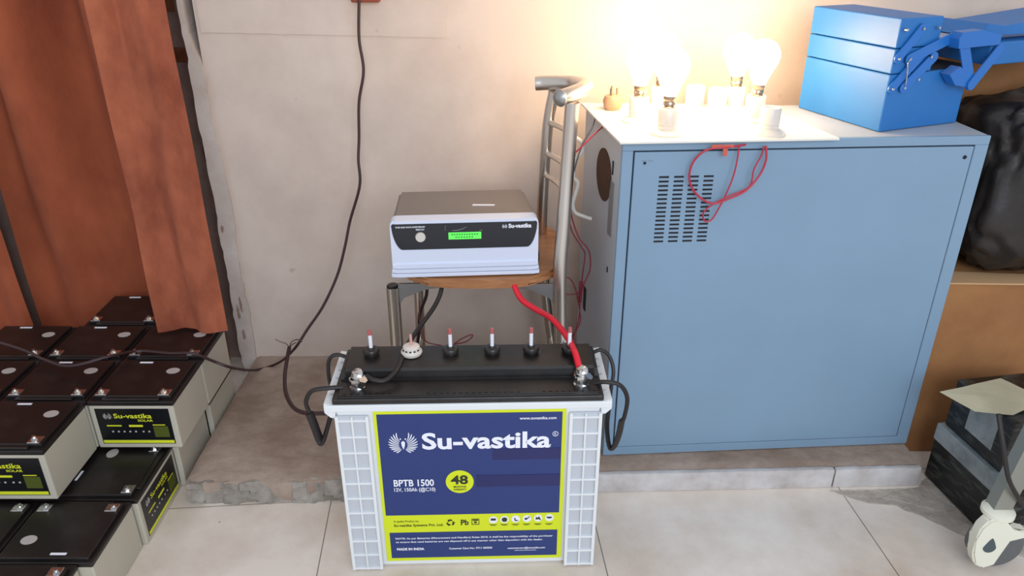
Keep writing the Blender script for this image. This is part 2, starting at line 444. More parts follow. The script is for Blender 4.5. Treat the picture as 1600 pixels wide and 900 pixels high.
# pale curb tiles along the right half of the step
random.seed(8)
for i, (xa, xb) in enumerate([(0.19, 0.742), (0.745, 0.945)]):
    bm = new(); top = []; n = 26
    ya, yb = 1.357+0.0325*(xa+.736)-.004, 1.357+0.0325*(xb+.736)-.004
    v = box(bm, xa, xb, 0, 0.014, 0, 0.052, .0025)
    bmesh.ops.subdivide_edges(bm, edges=[e for e in bm.edges if abs(e.verts[0].co.x-e.verts[1].co.x) > .05], cuts=24)
    for q in bm.verts:
        t_ = (q.co.x-xa)/(xb-xa); q.co.y += ya+(yb-ya)*t_+.0015*noise.noise(Vector((q.co.x*25, q.co.z*30, 1)))
        if q.co.z > .04: q.co.z += .0018*noise.noise(Vector((q.co.x*45, 4, 1)))
    o = struct('trim_%d' % (4+i), bm, M_CURB, None, True)
# mortar smear on the tiles in front of the curb's right end
bm = new()
base = [(0.735, 1.388), (0.80, 1.350), (0.866, 1.338), (0.916, 1.296), (0.97, 1.245), (1.06, 1.185), (1.3, 1.10), (1.42, 1.22), (1.4, 1.50), (1.1, 1.50), (0.96, 1.42), (0.944, 1.399), (0.85, 1.392)]
out = []
for i, p in enumerate(base):
    q = base[(i+1) % len(base)]
    for k in range(8):
        t_ = k/8; x = p[0]+(q[0]-p[0])*t_; y = p[1]+(q[1]-p[1])*t_
        out.append((x+.004*noise.noise(Vector((x*60, y*60, 0))), y+.004*noise.noise(Vector((x*60, y*60, 5)))))
prism(bm, out, 0.0, 0.0025, 'z')
struct('trim_6', bm, M_MORTAR)
bm = new()
for k in range(6):
    a = Vector((0.83+.045*k, 1.355-.026*k, 0)); b = a+Vector((0.09, 0.035-.004*k, 0))
    tube(bm, [(a.x, a.y, .003), ((a.x+b.x)/2, (a.y+b.y)/2+.003, .0032), (b.x, b.y, .003)], .0014, 6, 5)
for k in range(3):
    tube(bm, [(0.83+.035*k, 1.372-.01*k, .003), (0.93+.03*k, 1.33-.012*k, .003), (1.06, 1.25+.02*k, .003)], .0012, 6, 5)
struct('trowel_ridges', bm, M_MORTAR, bpy.data.objects['trim_6'])

# ================================================================ curtains
def curtain(name, x0, x1, y, z0, z1, folds, m, label, amp=.03, ph=0.0, hem=0.0, lean=0.0):
    bm = new(); nx, nz = 90, 60; g = []
    for i in range(nx+1):
        row = []
        for j in range(nz+1):
            u = i/nx; v = j/nz; z = z0+(z1-z0)*v
            x = x0+(x1-x0)*u
            k = folds*2*math.pi*u+ph
            ap = amp*(.25+1.8*v) if y > 1.8 else amp
            yy = y - (.07*v if y > 1.8 else 0) - ap*math.sin(k+.35*math.sin(v*3)) - amp*.16*math.sin(1.9*k+1+v*2) + .008*noise.noise(Vector((u*6, v*5, ph)))
            xx = x + .006*noise.noise(Vector((u*4, v*4, ph+3))) + lean*(1-v)*(u-.3)
            if j == 0: z += hem*noise.noise(Vector((u*3, 1, ph)))
            row.append(bm.verts.new((xx, yy, z)))
        g.append(row)
    for i in range(nx):
        for j in range(nz): bm.faces.new((g[i][j], g[i+1][j], g[i+1][j+1], g[i][j+1]))
    bmesh.ops.recalc_face_normals(bm, faces=bm.faces)
    bmesh.ops.solidify(bm, geom=bm.faces, thickness=.003)
    o = obj(name, bm, m, smooth=True, ang=80)
    return tag(o, label, 'curtain', 'rust curtains at the left')
curtain('curtain', -0.868, -0.712, 1.665, 0.272, 1.36, 1.15, M_VELVET, 'narrow lighter rust velvet curtain strip nearest the white wall, hem on the batteries', .014, 2.1, lean=.012)
curtain('curtain', -1.345, -0.83, 1.937, 0.02, 1.45, 2.1, M_VELVET_D, 'darker rust velvet curtain hanging behind the rear battery, between its two neighbours', .042, 3.4)
curtain('curtain', -1.90, -1.338, 1.91, 0.02, 1.45, 2.6, M_VELVET_D, 'rust velvet curtain cut off by the left edge of the photo', .03, 4.4)

# ================================================================ small sealed batteries, stacked
BW, BD, BH = 0.183, 0.164, 0.130
def make_cell():
    t = thing('sealed_battery', '', 'battery')
    bm = new(); box(bm, 0, BW, 0, BD, 0, .1125, .003)
    obj('case', bm, M_CASEBG, t)
    bm = new(); box(bm, -.001, BW+.001, -.001, BD+.001, .111, .1215, .002)
    box(bm, .007, BW-.007, .012, BD-.005, .120, .1285, .002)
    box(bm, .03, BW-.03, .003, .013, .12, .1265, .002)
    obj('lid', bm, M_LIDB, t)
    for s, x in ((0, .024), (1, BW-.024)):
        bm = new()
        box(bm, x-.012, x+.012, .014, .036, .127, .1305, .001)
        cyl(bm, (x-.003, .026, .1295), (x-.003, .026, .134), .0062, seg=6)
        cyl(bm, (x-.003, .026, .133), (x-.003, .026, .138), .0035, seg=10)
        obj('terminal', bm, M_METAL, t)
    bm = new(); n = 28
    prism(bm, [(.142+.015*math.cos(2*math.pi*i/n), .113+.012*math.sin(2*math.pi*i/n)) for i in range(n)], .128, .1292, 'z')
    obj('round_sticker', bm, M_STICK, t)
    bm = new(); box(bm, .052, .082, .146, .151, .128, .1294)
    obj('strip_sticker', bm, M_WHITE, t)
    bm = new(); slab_quad(bm, .012, BW-.012, .012, .104, 0)
    lb = obj('front_label', bm, M_LABELB, t)
    bm = new(); slab_quad(bm, .014, BW-.014, .014, .0215, -.0006)
    obj('label_bar', bm, M_YELB, lb)
    return t
cell0 = make_cell()
PRINT = {}
def cell_print(lb):
    if not PRINT:
        bm = new(); y = -.0006
        text(bm, 'Su-vastika', .050, .080, .082, .0115, y, .02)
        text(bm, 'SOLAR', .100, .071, .033, .0055, y, .02)
        slab_quad(bm, .030, .062, .0585, .0615, y); slab_quad(bm, .078, .108, .057, .062, y); slab_quad(bm, .130, .157, .061, .063, y)
        o = obj('lettering', bm, M_YELB, lb); PRINT['y'] = o
        bm = new(); emblem(bm, .036, .0845, .0095, y)
        for k in range(7): disc(bm, .040+.0125*k+(.004 if k > 4 else 0), .0445, .0024, y, seg=8)
        o = obj('emblem', bm, M_STICK, lb); PRINT['w'] = o
        bm = new(); slab_quad(bm, .130, .162, .030, .0585, y); obj('data_panel', bm, M_OLIVE, lb)
    else:
        for src in (PRINT['y'], PRINT['w'], [c for c in PRINT['y'].parent.children if c.name.startswith('data_panel')][0]):
            c = src.copy(); C.objects.link(c); c.parent = lb
first = [True]
def cell(x, y, z, rz, label, printed=False, group='sealed batteries stacked at the left'):
    if first[0]: o = cell0; first[0] = False
    else:
        o = base_copy()
    o['label'] = label; o['category'] = 'battery'; o['group'] = group
    c, s = math.cos(R(rz)), math.sin(R(rz))
    # x, y give the footprint's lower-left corner; turn about its centre
    w_, d_ = (BW, BD) if rz % 180 == 0 else (BD, BW)
    cx, cy = x+w_/2, y+d_/2
    o.location = (cx-(c*BW/2-s*BD/2), cy-(s*BW/2+c*BD/2), z); o.rotation_euler = (0, 0, R(rz))
    if printed:
        cell_print([k for k in o.children if k.name.startswith('front_label')][0])
    return o
def base_copy():
    o = cell0.copy(); C.objects.link(o)
    for ch in CH0:
        c = ch.copy(); C.objects.link(c); c.parent = o
        for g in CH1.get(ch.name, []):
            q = g.copy(); C.objects.link(q); q.parent = c
    return o
CH0 = list(cell0.children); CH1 = {c.name: list(c.children) for c in CH0}
Z2 = .1382
def cx_(k): return -0.911-0.1865*k
def ry_(k): return 1.371+0.1665*k
Z2 = .1385
cell(cx_(0), ry_(0), Z2, 0, 'sealed battery with printed label at the right front corner of the top layer', True)
cell(cx_(0), ry_(1), Z2, 0, 'sealed battery under the hem of the narrow curtain, top layer')
cell(cx_(1), 1.204, Z2, 0, 'sealed battery jutting forward on top layer, printed label cut by left edge', True)
cell(cx_(1), ry_(0), Z2, 0, 'top layer sealed battery directly behind the one jutting forward')
cell(cx_(1), ry_(1), Z2, 0, 'top layer sealed battery in front of the rearmost one')
cell(cx_(1)+.012, ry_(2)+.002, Z2, 0, 'rearmost sealed battery, alone at the back against the dark curtain')
cell(cx_(2), ry_(0), Z2, 0, 'top layer sealed battery cut by the left edge, nearer of two')
cell(cx_(2), ry_(1), Z2, 0, 'top layer sealed battery at far left against the curtain')
cell(-0.933, 1.222, 0, 90, 'lower sealed battery turned so its printed label faces the main floor', True)
cell(-0.960, 1.052, 0, 180, 'lower layer sealed battery, pale strip sticker near its front, beside the open floor')
cell(-0.985, 0.884, 0, 180, 'nearest lower layer sealed battery, cut by the bottom edge')
cell(-1.147, 1.052, 0, 180, 'lower layer sealed battery cut by left edge below the jutting one')
cell(-0.941, 1.4075, 0, 0, 'lower layer sealed battery behind the sideways-turned one, beside the concrete step')
cell(-0.928, 1.574, 0, 0, 'lower layer sealed battery farthest back beside the concrete step')
for (x, y) in [(-1.118, 1.222), (-1.128, 1.4075), (-1.115, 1.574), (-1.115, 1.739), (-1.316, 1.4075), (-1.316, 1.574), (-1.305, 1.238)]:
    cell(x, y, 0, 0, 'sealed battery buried in the lower layer under the others', group='buried sealed batteries')

# ================================================================ tall tubular battery
TB = thing('tubular_battery', 'tall white battery with black lid and blue and yellow front label, standing on the floor', 'battery', (-0.079, 1.165, 0), R(1.6)); TB.scale = (1, 1, 1.03)
bm = new()
# tapering body
def taper_box(bm, z0, z1, w0, w1, ya0, yb0, ya1, yb1, bev=.004):
    v = box(bm, -.5, .5, 0, 1, 0, 1, 0)
    for q in v:
        t_ = q.co.z; w_ = w0+(w1-w0)*t_; a = ya0+(ya1-ya0)*t_; b = yb0+(yb1-yb0)*t_
        q.co = Vector((q.co.x*w_, a+(b-a)*q.co.y, z0+(z1-z0)*t_))
    es = list({e for q in v for e in q.link_edges})
    bmesh.ops.bevel(bm, geom=es, offset=bev, segments=2, affect='EDGES')
taper_box(bm, 0.0, .383, .476, .488, .004, .172, .0, .178)
obj('case', bm, M_CASEW, TB)
COLS = [(-.242, -.184), (.186, .243)]
def fy(z): return .004*(1-z/.383)          # front face leans out towards the bottom edge by this much
for ci, (xa, xb) in enumerate(COLS):
    bm = new()
    prism(bm, [(xa, .366), (xb, .366), (xb-.001, .004), (xb-.006, .0), (xa+.012, .0), (xa+.004, .006)], -.004, .002)
    col = obj('ladder_panel', bm, M_CASEG, TB)
    bm = new()
    xm = (xa+xb)/2
    rows = 10
    for k in range(rows+1):
        z = .006+(.352)*k/rows
        box(bm, xa+.002, xb-.002, -.0095, -.003, z-.0018, z+.0018, .0006, 1)
    for xx, wd in ((xa+.0015, .0032), (xm, .0018), (xb-.0015, .0032)):
        box(bm, xx-wd, xx+wd, -.010, -.003, .003, .366, .0008, 1)
    obj('ribs', bm, M_CASEW, col)
# rim flange with wings on the left and right
bm = new()
for s in (-1, 1):
    prism(bm, [(s*.243, .388), (s*.262, .391), (s*.262, .372), (s*.252, .362), (s*.243, .360)], -.002, .186, 'y')
box(bm, -.262, .262, -.006, .002, .375, .389, .002); box(bm, -.262, .262, .176, .186, .375, .389, .002)
obj('rim', bm, M_CASEW, TB)
bm = new()
bm.free()
for k in range(5):
    for s in (-1, 1):
        bm = new(); cyl(bm, (s*.2535, .03+.028*k, .3885), (s*.2535, .03+.028*k, .3908), .0035, seg=12); obj('rim_hole', bm, M_CASEG, TB)
# lid
bm = new(); box(bm, -.247, .247, -.002, .178, .386, .400, .003)
box(bm, -.238, .238, .006, .05, .399, .4025, .0015)
lid = obj('lid', bm, M_BLACKP, TB)
bm = new()
prof = [(.060, .398), (.062, .418), (.066, .4225), (.140, .426), (.149, .421), (.153, .398)]
prism(bm, prof, -.24, .243, 'x')
bmesh.ops.bevel(bm, geom=[e for e in bm.edges if abs(e.verts[0].co.x-e.verts[1].co.x) < .001 and abs(abs(e.verts[0].co.x)-.24) < .01 and e.verts[0].co.z > .405 and e.verts[1].co.z > .405], offset=.009, segments=3, affect='EDGES')
obj('lid_ridge', bm, M_BLACKP, lid)
bm = new()
box(bm, -.237, .237, .0005, .0035, .4, .4025, .0008)
for k in range(40):
    if k in (8, 9, 10, 11, 12, 28, 29, 30): continue
    x = -.228+.0117*k; box(bm, x, x+.006, .009, .012, .402, .4035)
obj('embossed_marks', bm, M_LIDB, lid)
# vent plugs with white float rods
VX = [-.188, None, -.036, .044, .119, .193]
for x in VX:
    if x is None: continue
    bm = new(); lathe(bm, [(.012, 0), (.012, .004), (.0155, .005), (.0155, .010), (.014, .0125), (.007, .013), (.006, .016)], (x, .112, .4245), 20)
    p = obj('vent_plug', bm, M_BLACKP, TB, True)
    bm = new(); cyl(bm, (x, .112, .438), (x, .112, .468), .0036, seg=12)
    obj('float_rod', bm, M_WHITE, p, True)
    bm = new(); cyl(bm, (x, .112, .467), (x, .112, .4765), .0042, .0036, seg=12)
    obj('red_tip', bm, mat('faded_red_tip', srgb(178, 96, 96), .5), p, True)
bm = new(); lathe(bm, [(.019, 0), (.0205, .003), (.0205, .006), (.017, .010), (.016, .016), (.013, .018), (.006, .019)], (-.111, .112, .4255), 26)
wp = obj('filling_plug', bm, M_PORC, TB, True); wp['label'] = 'white round plug second from the left'
bm = new()
for k in range(5):
    a = R(215+27*k); cyl(bm, (-.111+.0165*math.cos(a), .112+.0165*math.sin(a), .4385), (-.111+.0178*math.cos(a), .112+.0178*math.sin(a), .4365), .0021, seg=8)
obj('plug_holes', bm, M_DARK, wp)
bm = new(); cyl(bm, (-.111, .112, .4435), (-.111, .112, .466), .003, .0025, seg=10); obj('float_rod', bm, mat('pink_float_rod', srgb(214, 160, 150), .5), wp, True)
# posts
for x, nm in ((-.205, 'left'), (.208, 'right')):
    bm = new()
    lathe(bm, [(.014, 0), (.014, .004), (.0105, .005), (.0095, .018)], (x, .034, .400), 18)
    cyl(bm, (x-.002, .034, .414), (x-.002, .034, .4215), .0125, seg=6)
    cyl(bm, (x-.002, .034, .4215), (x-.002, .034, .434), .006, seg=12)
    cyl(bm, (x+.004, .030, .404), (x+.013, .026, .424), .0075, .009, seg=6)
    lathe(bm, [(.008, -.006), (.012, -.003), (.0125, .002), (.009, .006), (.004, .008)], (x+.001, .037, .4265), 14, Euler((R(35), R(-25), 0)).to_matrix())
    box(bm, x-.012, x+.014, .026, .046, .418, .4215, .001)
    obj('terminal_post', bm, M_METAL, TB, True)
# strap handles on both wings
for s in (-1, 1):
    bm = new()
    if s < 0:
        tube(bm, [(-.232, .035, .402), (-.255, .03, .404), (-.287, .028, .40), (-.302, .03, .375), (-.298, .03, .350)], .0042, 8)
        tube(bm, [(-.236, .135, .405), (-.262, .135, .412), (-.276, .132, .40), (-.278, .125, .365), (-.268, .11, .33), (-.262, .06, .325)], .0038, 8)
        tube(bm, [(-.298, .028, .352), (-.293, .028, .33), (-.286, .03, .292), (-.279, .03, .29), (-.262, .05, .338), (-.252, .06, .352)], .0085, 8, ry=.0045)
    else:
        tube(bm, [(.232, .035, .402), (.252, .03, .408), (.280, .028, .402), (.296, .03, .372), (.293, .03, .330), (.288, .03, .322)], .0042, 8)
        tube(bm, [(.236, .135, .405), (.258, .135, .414), (.276, .132, .40), (.283, .12, .375), (.277, .10, .35), (.268, .07, .33)], .0038, 8)
        tube(bm, [(.289, .03, .325), (.285, .03, .29), (.277, .03, .262), (.269, .034, .262), (.264, .045, .30), (.270, .07, .335), (.274, .09, .352)], .0095, 8, ry=.0045)
    obj('carry_strap', bm, M_RUBBER, TB, True)

# front label, leaning with the case
lx0, lx1, lz0, lz1 = -.175, .179, .014, .374
LB = bpy.data.objects.new('front_label', bpy.data.meshes.new('front_label'))
bm = new(); slab_quad(bm, lx0, lx1, lz0, lz1, 0, .0009)
LB = obj('front_label', bm, M_YEL, TB); LB.location = (0, .0031, 0); LB.rotation_euler = (R(.62), 0, 0); LB['label'] = 'blue and lime yellow printed label'
Y1 = -.0009; Y2 = -.0016
bm = new(); slab_quad(bm, lx0+.006, lx1-.007, .132, lz1-.007, Y1); slab_quad(bm, lx0+.010, lx1-.009, .022, .088, Y1)
obj('navy_field', bm, M_NAVY, LB)
bm = new()
slab_quad(bm, .042, lx1-.008, .262, .287, Y2); slab_quad(bm, .010, lx1-.007, .199, .226, Y2)
obj('tape', bm, M_NAVYD, LB)
bm = new()
emblem(bm, -.124, .303, .0275, Y2)
text(bm, 'Su-vastika', -.089, .290, .241, .0345, Y2, .028)
cyl_r = .0055
for a in range(20):
    a0, a1 = 2*math.pi*a/20, 2*math.pi*(a+1)/20
    prism(bm, [(.160+r_*math.cos(t_), .319+r_*math.sin(t_)) for r_, t_ in ((.0055, a0), (.0055, a1), (.0045, a1), (.0045, a0))], Y2-.0006, Y2)
text(bm, 'R', .1583, .3165, .0035, .005, Y2, .02)
text(bm, 'www.suvastika.com', .093, .352, .068, .0058, Y2, .02)
text(bm, 'BPTB 1500', -.148, .204, .077, .0150, Y2, .022)
text(bm, '12V, 150Ah (@C10)', -.148, .1915, .079, .0082, Y2, .015)
text(bm, 'NOTE: As per Batteries (Management and Handling) Rules 2010, it shall be the responsibility of the purchaser', -.154, .0715, .315, .0042, Y2, .02)
text(bm, 'to ensure that used batteries are not disposed off in any manner other than depositing with the dealer.', -.154, .0625, .295, .0042, Y2, .02)
text(bm, 'MADE IN INDIA', -.153, .043, .055, .0058, Y2, .04)
text(bm, 'Customer Care No.: 9711 000000', -.048, .043, .087, .0047, Y2, .02)
text(bm, 'customercare@suvastika.com', .070, .041, .076, .0045, Y2, .02)
slab_quad(bm, .084, .128, .0362, .0368, Y2)
obj('white_lettering', bm, M_WHITE, LB)
bm = new(); disc(bm, -.0215, .212, .0268, Y2, seg=40); obj('yellow_roundel', bm, M_YEL, LB)
bm = new(); Y3 = -.0022
text(bm, '48', -.0385, .2075, .033, .0195, Y3, .03)
text(bm, 'MONTHS', -.0335, .1985, .024, .0042, Y3, .02)
text(bm, 'WARRANTY', -.034, .192, .025, .0042, Y3, .02)
obj('roundel_lettering', bm, MATS['dark_print'], LB)
bm = new()
for k in range(6):
    disc(bm, .042+.0222*k, .116+.0006*k, .0085, Y1, seg=24)
obj('icon_disc', bm, M_WHITE, LB)
bm = new()
text(bm, 'A quality Product by:', -.155, .1145, .050, .0045, Y1, .01)
text(bm, 'Su-vastika Systems Pvt. Ltd.', -.155, .1035, .098, .0058, Y1, .02)
text(bm, 'Pb', -.0225, .105, .0155, .0125, Y1, .03)
# recycling arrows
cxr, czr = -.043, .111
for k in range(3):
    a = R(90+120*k)
    p = lambda rr, dd: (cxr+rr*math.cos(a+R(dd)), czr+rr*math.sin(a+R(dd)))
    prism(bm, [p(.0078, -35), p(.0086, 0), p(.0078, 32), p(.0048, 40), p(.005, -10), p(.0045, -30)], Y1-.0006, Y1)
    prism(bm, [p(.0098, 28), p(.0062, 62), p(.0030, 30)], Y1-.0006, Y1)
# boxed mark
for (a, b, c, d) in ((-.001, .014, .118, .1195), (-.001, .014, .105, .1062), (-.001, .0002, .105, .1195), (.0128, .014, .105, .1195), (.0015, .0115, .1145, .117), (.004, .009, .1085, .1125)):
    slab_quad(bm, a, b, c, d, Y1)
shapes = [lambda x, z: slab_quad(bm, x-.005, x+.005, z-.001, z+.004, Y2),
          lambda x, z: disc(bm, x, z, .0055, Y2, seg=16),
          lambda x, z: prism(bm, [(x-.003, z+.003), (x-.001, z+.003), (x, z-.002), (x+.005, z-.003), (x+.004, z-.0045), (x-.002, z-.004)], Y2-.0006, Y2),
          lambda x, z: (disc(bm, x-.002, z, .0026, Y2, seg=10), stroke(bm, [(x, z), (x+.005, z+.005)], .0009, Y2)),
          lambda x, z: prism(bm, [(x-.005, z-.003), (x-.004, z+.004), (x-.001, z+.001), (x+.002, z+.005), (x+.006, z-.005), (x+.001, z-.002)], Y2-.0006, Y2),
          lambda x, z: (stroke(bm, [(x-.005, z+.002), (x, z), (x+.005, z+.0015)], .0016, Y2), disc(bm, x, z+.001, .0022, Y2, seg=10))]
for k in range(6):
    shapes[k](.042+.0222*k, .116+.0006*k)
    slab_quad(bm, .034+.0222*k, .049+.0222*k, .1035, .1045, Y1); slab_quad(bm, .037+.0222*k, .046+.0222*k, .1012, .102, Y1)
obj('dark_lettering', bm, M_DKPR, LB)

# ================================================================ chair, seen from its side
CH = thing('steel_chair', 'steel tube chair with a round plywood seat, standing on the concrete step below the inverter', 'chair', (-0.07, 1.64, .056), 0)
ox, oy, oz = CH.location
def W(x, y, z): return (x-ox, y-oy, z-oz)
bm = new(); n = 48; top = []
sp = []
for i in range(n):
    a = 2*math.pi*i/n; c, s = math.cos(a), math.sin(a)
    k = (abs(c)**2.9+abs(s)**2.9)**(-1/2.9)
    sp.append((-.072+.196*c*k-ox, 1.648+.182*s*k-oy))
prism(bm, sp, .4835-oz, .5035-oz, 'z')
bmesh.ops.bevel(bm, geom=[e for e in bm.edges if abs(e.verts[0].co.z-e.verts[1].co.z) < 1e-4], offset=.006, segments=2, affect='EDGES')
seat = obj('seat', bm, M_WOOD, CH, True)
def leg(pts, r, nm='leg', m=M_CHROME):
    bm = new(); tube(bm, [W(*p) for p in pts], r, 16, 8); return obj(nm, bm, m, CH, True)
l1 = leg([(-.258, 1.495, .474), (-.259, 1.495, .30), (-.266, 1.49, .058)], .0145)
bm = new(); lathe(bm, [(.0132, 0), (.0132, .004), (.011, .006)], W(-.258, 1.495, .473), 16); obj('end_plug', bm, M_BLACKG, l1)
leg([(-.238, 1.76, .48), (-.239, 1.76, .30), (-.245, 1.77, .058)], .0125)
# right side: legs run up as back posts
leg([(.138, 1.47, .058), (.112, 1.485, .30), (.105, 1.49, .42), (.103, 1.495, .52), (.108, 1.505, .62), (.113, 1.515, .74), (.118, 1.51, .868)], .0145, 'back_post')
leg([(.125, 1.77, .058), (.088, 1.765, .30), (.080, 1.755, .42), (.072, 1.73, .52), (.074, 1.71, .66), (.080, 1.69, .78), (.091, 1.675, .855)], .0125, 'back_post')
for (za, zb, r) in ((.800, .785, .0065), (.726, .712, .0065), (.672, .660, .006)):
    def post_at(pts, z): 
        for a, b in zip(pts, pts[1:]):
            if a[2] <= z <= b[2]:
                t_ = (z-a[2])/(b[2]-a[2]); return tuple(a[i]+(b[i]-a[i])*t_ for i in range(3))
    A = post_at([(.103, 1.495, .52), (.108, 1.505, .62), (.113, 1.515, .74), (.118, 1.51, .868)], za)
    B = post_at([(.072, 1.73, .52), (.074, 1.71, .66), (.080, 1.69, .78), (.091, 1.675, .855)], zb)
    bm = new(); tube(bm, [W(*A), W((A[0]+B[0])/2+.012, (A[1]+B[1])/2, (za+zb)/2), W(*B)], r, 10, 6); obj('back_rung', bm, M_CHROME, CH, True)
bm = new()
tp = [(.092, 1.475, .884), (.110, 1.49, .886), (.138, 1.53, .888), (.150, 1.585, .884), (.138, 1.64, .878), (.110, 1.67, .874), (.075, 1.69, .870), (.052, 1.695, .868)]
tube(bm, [W(*p) for p in tp], .0155, 18, 10)
tr = obj('top_rail', bm, M_CHROME, CH, True)
bm = new(); d = (Vector(tp[0])-Vector(tp[1])).normalized(); q = d.to_track_quat('Z', 'Y').to_matrix()
lathe(bm, [(.0168, -.002), (.0172, .002), (.013, .008), (.006, .0115), (.001, .012)], Vector(W(*tp[0])), 18, q)
obj('end_cap', bm, M_STEELD, tr, True)
# apron brackets under the seat
def bracket(xa, xb, y, nm='seat_bracket'):
    bm = new(); s = 1 if xb > xa else -1
    prism(bm, [(xa-ox, .482-oz), (xb-ox, .482-oz), (xb-ox, .474-oz), (xa+.6*(xb-xa)-ox, .468-oz), (xa+.12*(xb-xa)-ox, .448-oz), (xa-ox, .43-oz)], y-oy-.003, y-oy+.003)
    obj(nm, bm, M_STEELD, CH)
bracket(-.246, -.15, 1.495); bracket(.092, .0, 1.495); bracket(-.226, -.15, 1.757); bracket(.074, .0, 1.76)
bm = new()
tube(bm, [W(-.258, 1.495, .19), W(-.24, 1.765, .19)], .008, 10, 2); obj('stretcher', bm, M_CHROME, CH, True)
bm = new(); tube(bm, [W(.123, 1.478, .19), W(.104, 1.766, .19)], .008, 10, 2); obj('stretcher', bm, M_CHROME, CH, True)

# ================================================================ inverter on the seat
IV = thing('power_inverter', 'white inverter box with black control panel and green display, lying on the chair seat', 'inverter', (-.098, 1.484, .505), R(4.0))
IWd, IH = .308, .127
bm = new()
prism(bm, rrect(-IWd/2, IWd/2, 0.004, IH, .012), 0.002, .036)
bmesh.ops.bevel(bm, geom=[e for e in bm.edges if abs(e.verts[0].co.y-.002) < 1e-4 and abs(e.verts[1].co.y-.002) < 1e-4], offset=.006, segments=3, affect='EDGES')
fb = obj('front_bezel', bm, M_INVW, IV, True)
bm = new()
for z0, o_ in ((.002, .003), (.012, .0015), (.0215, .0)):
    prism(bm, [(-IWd/2-o_, -.003+.001), (-IWd/2+.012, -o_-.0022), (IWd/2-.012, -o_-.0022), (IWd/2+o_, -.003+.001), (IWd/2+o_, .036), (-IWd/2-o_, .036)], z0, z0+.0082, 'z')
bmesh.ops.bevel(bm, geom=list(bm.edges), offset=.0012, segments=1, affect='EDGES')
obj('skirt', bm, M_INVW, IV)
bm = new(); v = box(bm, -.5, .5, 0, 1, 0, 1)
for q in v:
    b = q.co.y > .5; t_ = q.co.z > .5
    wd = (.286 if b else .300) if t_ else (.29 if b else .302)
    q.co = Vector((q.co.x*wd+(-.004 if b else 0), .218 if b else .034, ((.118 if b else .1245) if t_ else .004)))
bmesh.ops.bevel(bm, geom=list(bm.edges), offset=.006, segments=3, affect='EDGES')
obj('metal_cover', bm, M_INVTOP, IV, True)
bm = new(); prism(bm, [(.0, .0), (.048, -.004), (.05, .004), (.002, .009)], 0, .0007, 'z')
st = obj('top_sticker', bm, M_WHITE, IV); st.location = (.018, .098, .1225); st.rotation_euler = (R(-2.0), 0, 0)
bm = new()
pl = [(-.150, .128), (-.150, .133), (.150, .133), (.151, .128)]
def sidecurve(s):
    return [(s*(.151-.021*(1-math.cos(u*math.pi/2))**.8), .1175-.054*math.sin(u*math.pi/2)**.9) for u in [i/8 for i in range(9)]]
Ls = sidecurve(-1); Rs = sidecurve(1)
pts = [(-.149, .1205), (.149, .1205)]+Rs+Ls[::-1]
prism(bm, pts, .0005, .003)
cp = obj('control_panel', bm, M_INVBLK, fb)
yp = .0005
bm = new(); slab_quad(bm, -.034, .034, .0850, .1000, yp, .0012); o = obj('display', bm, M_LCD, IV); o['label'] = 'lit green display'
bm = new()
for k in range(11): slab_quad(bm, -.028+.0052*k, -.0248+.0052*k, .0940, .0975, yp-.0012, .0003)
for k in range(7): slab_quad(bm, -.020+.0056*k, -.0165+.0056*k, .0880, .0912, yp-.0012, .0003)
obj('display_digits', bm, mat('lcd_dark_green', srgb(40, 150, 60), .4), o)
bm = new(); cyl(bm, (-.092, .0005, .0915), (-.092, -.003, .0915), .0108, .0098, seg=28); obj('button', bm, M_PORC, IV, True)
bm = new()
text(bm, 'PURE SINE WAVE INVERTER/UPS', -.142, .1125, .060, .0034, yp, .02)
text(bm, '900/12V', -.101, .1065, .018, .0034, yp, .02)
text(bm, 'Su-vastika', .091, .1075, .048, .0085, yp, .04)
emblem(bm, .083, .1110, .0055, yp)
obj('panel_lettering', bm, M_WHITE, IV)
bm = new(); stroke(bm, [(-.026, .1045), (-.014, .105), (-.004, .108), (.004, .112)], [.0006, .0008, .0007, .0004], yp)
stroke(bm, [(.030, .102), (.034, .1045), (.037, .103)], .0005, yp); stroke(bm, [(-.040, .104), (-.0405, .110), (-.039, .116)], .0004, yp)
obj('film_glint', bm, M_GREYS, IV)  # glints on the panel film painted as flat grey strokes
bm = new()
box(bm, .1535, .162, .05, .15, .006, .03, .002); obj('side_foot', bm, M_BLACKG, IV)

# ================================================================ thick battery cables
bm = new()
tube(bm, [at(800, 430, 1.50), at(803, 445, 1.475), at(815, 468, 1.45), at(840, 485, 1.42), at(862, 498, 1.38), at(885, 525, 1.32), at(898, 550, 1.25), at(905, 574, 1.215)], .0062, 12)
tag(obj('red_cable', bm, M_RED, smooth=True), 'thick red cable from the inverter down to the right terminal of the tall battery', 'cable')
bm = new()
tube(bm, [at(690, 432, 1.50), at(689, 455, 1.47), at(678, 480, 1.44), at(655, 512, 1.38), at(633, 545, 1.29), at(622, 575, 1.225), at(603, 594, 1.195), at(584, 594, 1.192), at(572, 588, 1.2)], .0048, 12)
tag(obj('black_cable', bm, M_RUBBER, smooth=True), 'thick black cable curving from the inverter to the left terminal of the tall battery', 'cable')
wire('short_black_cable', [at(667, 440, 1.56), at(666, 462, 1.56), at(656, 490, 1.57), at(655, 515, 1.58), at(652, 540, 1.60)], .0038, M_RUBBER, 'short black cable hanging behind the seat edge beside the left chair legs', 'cable')

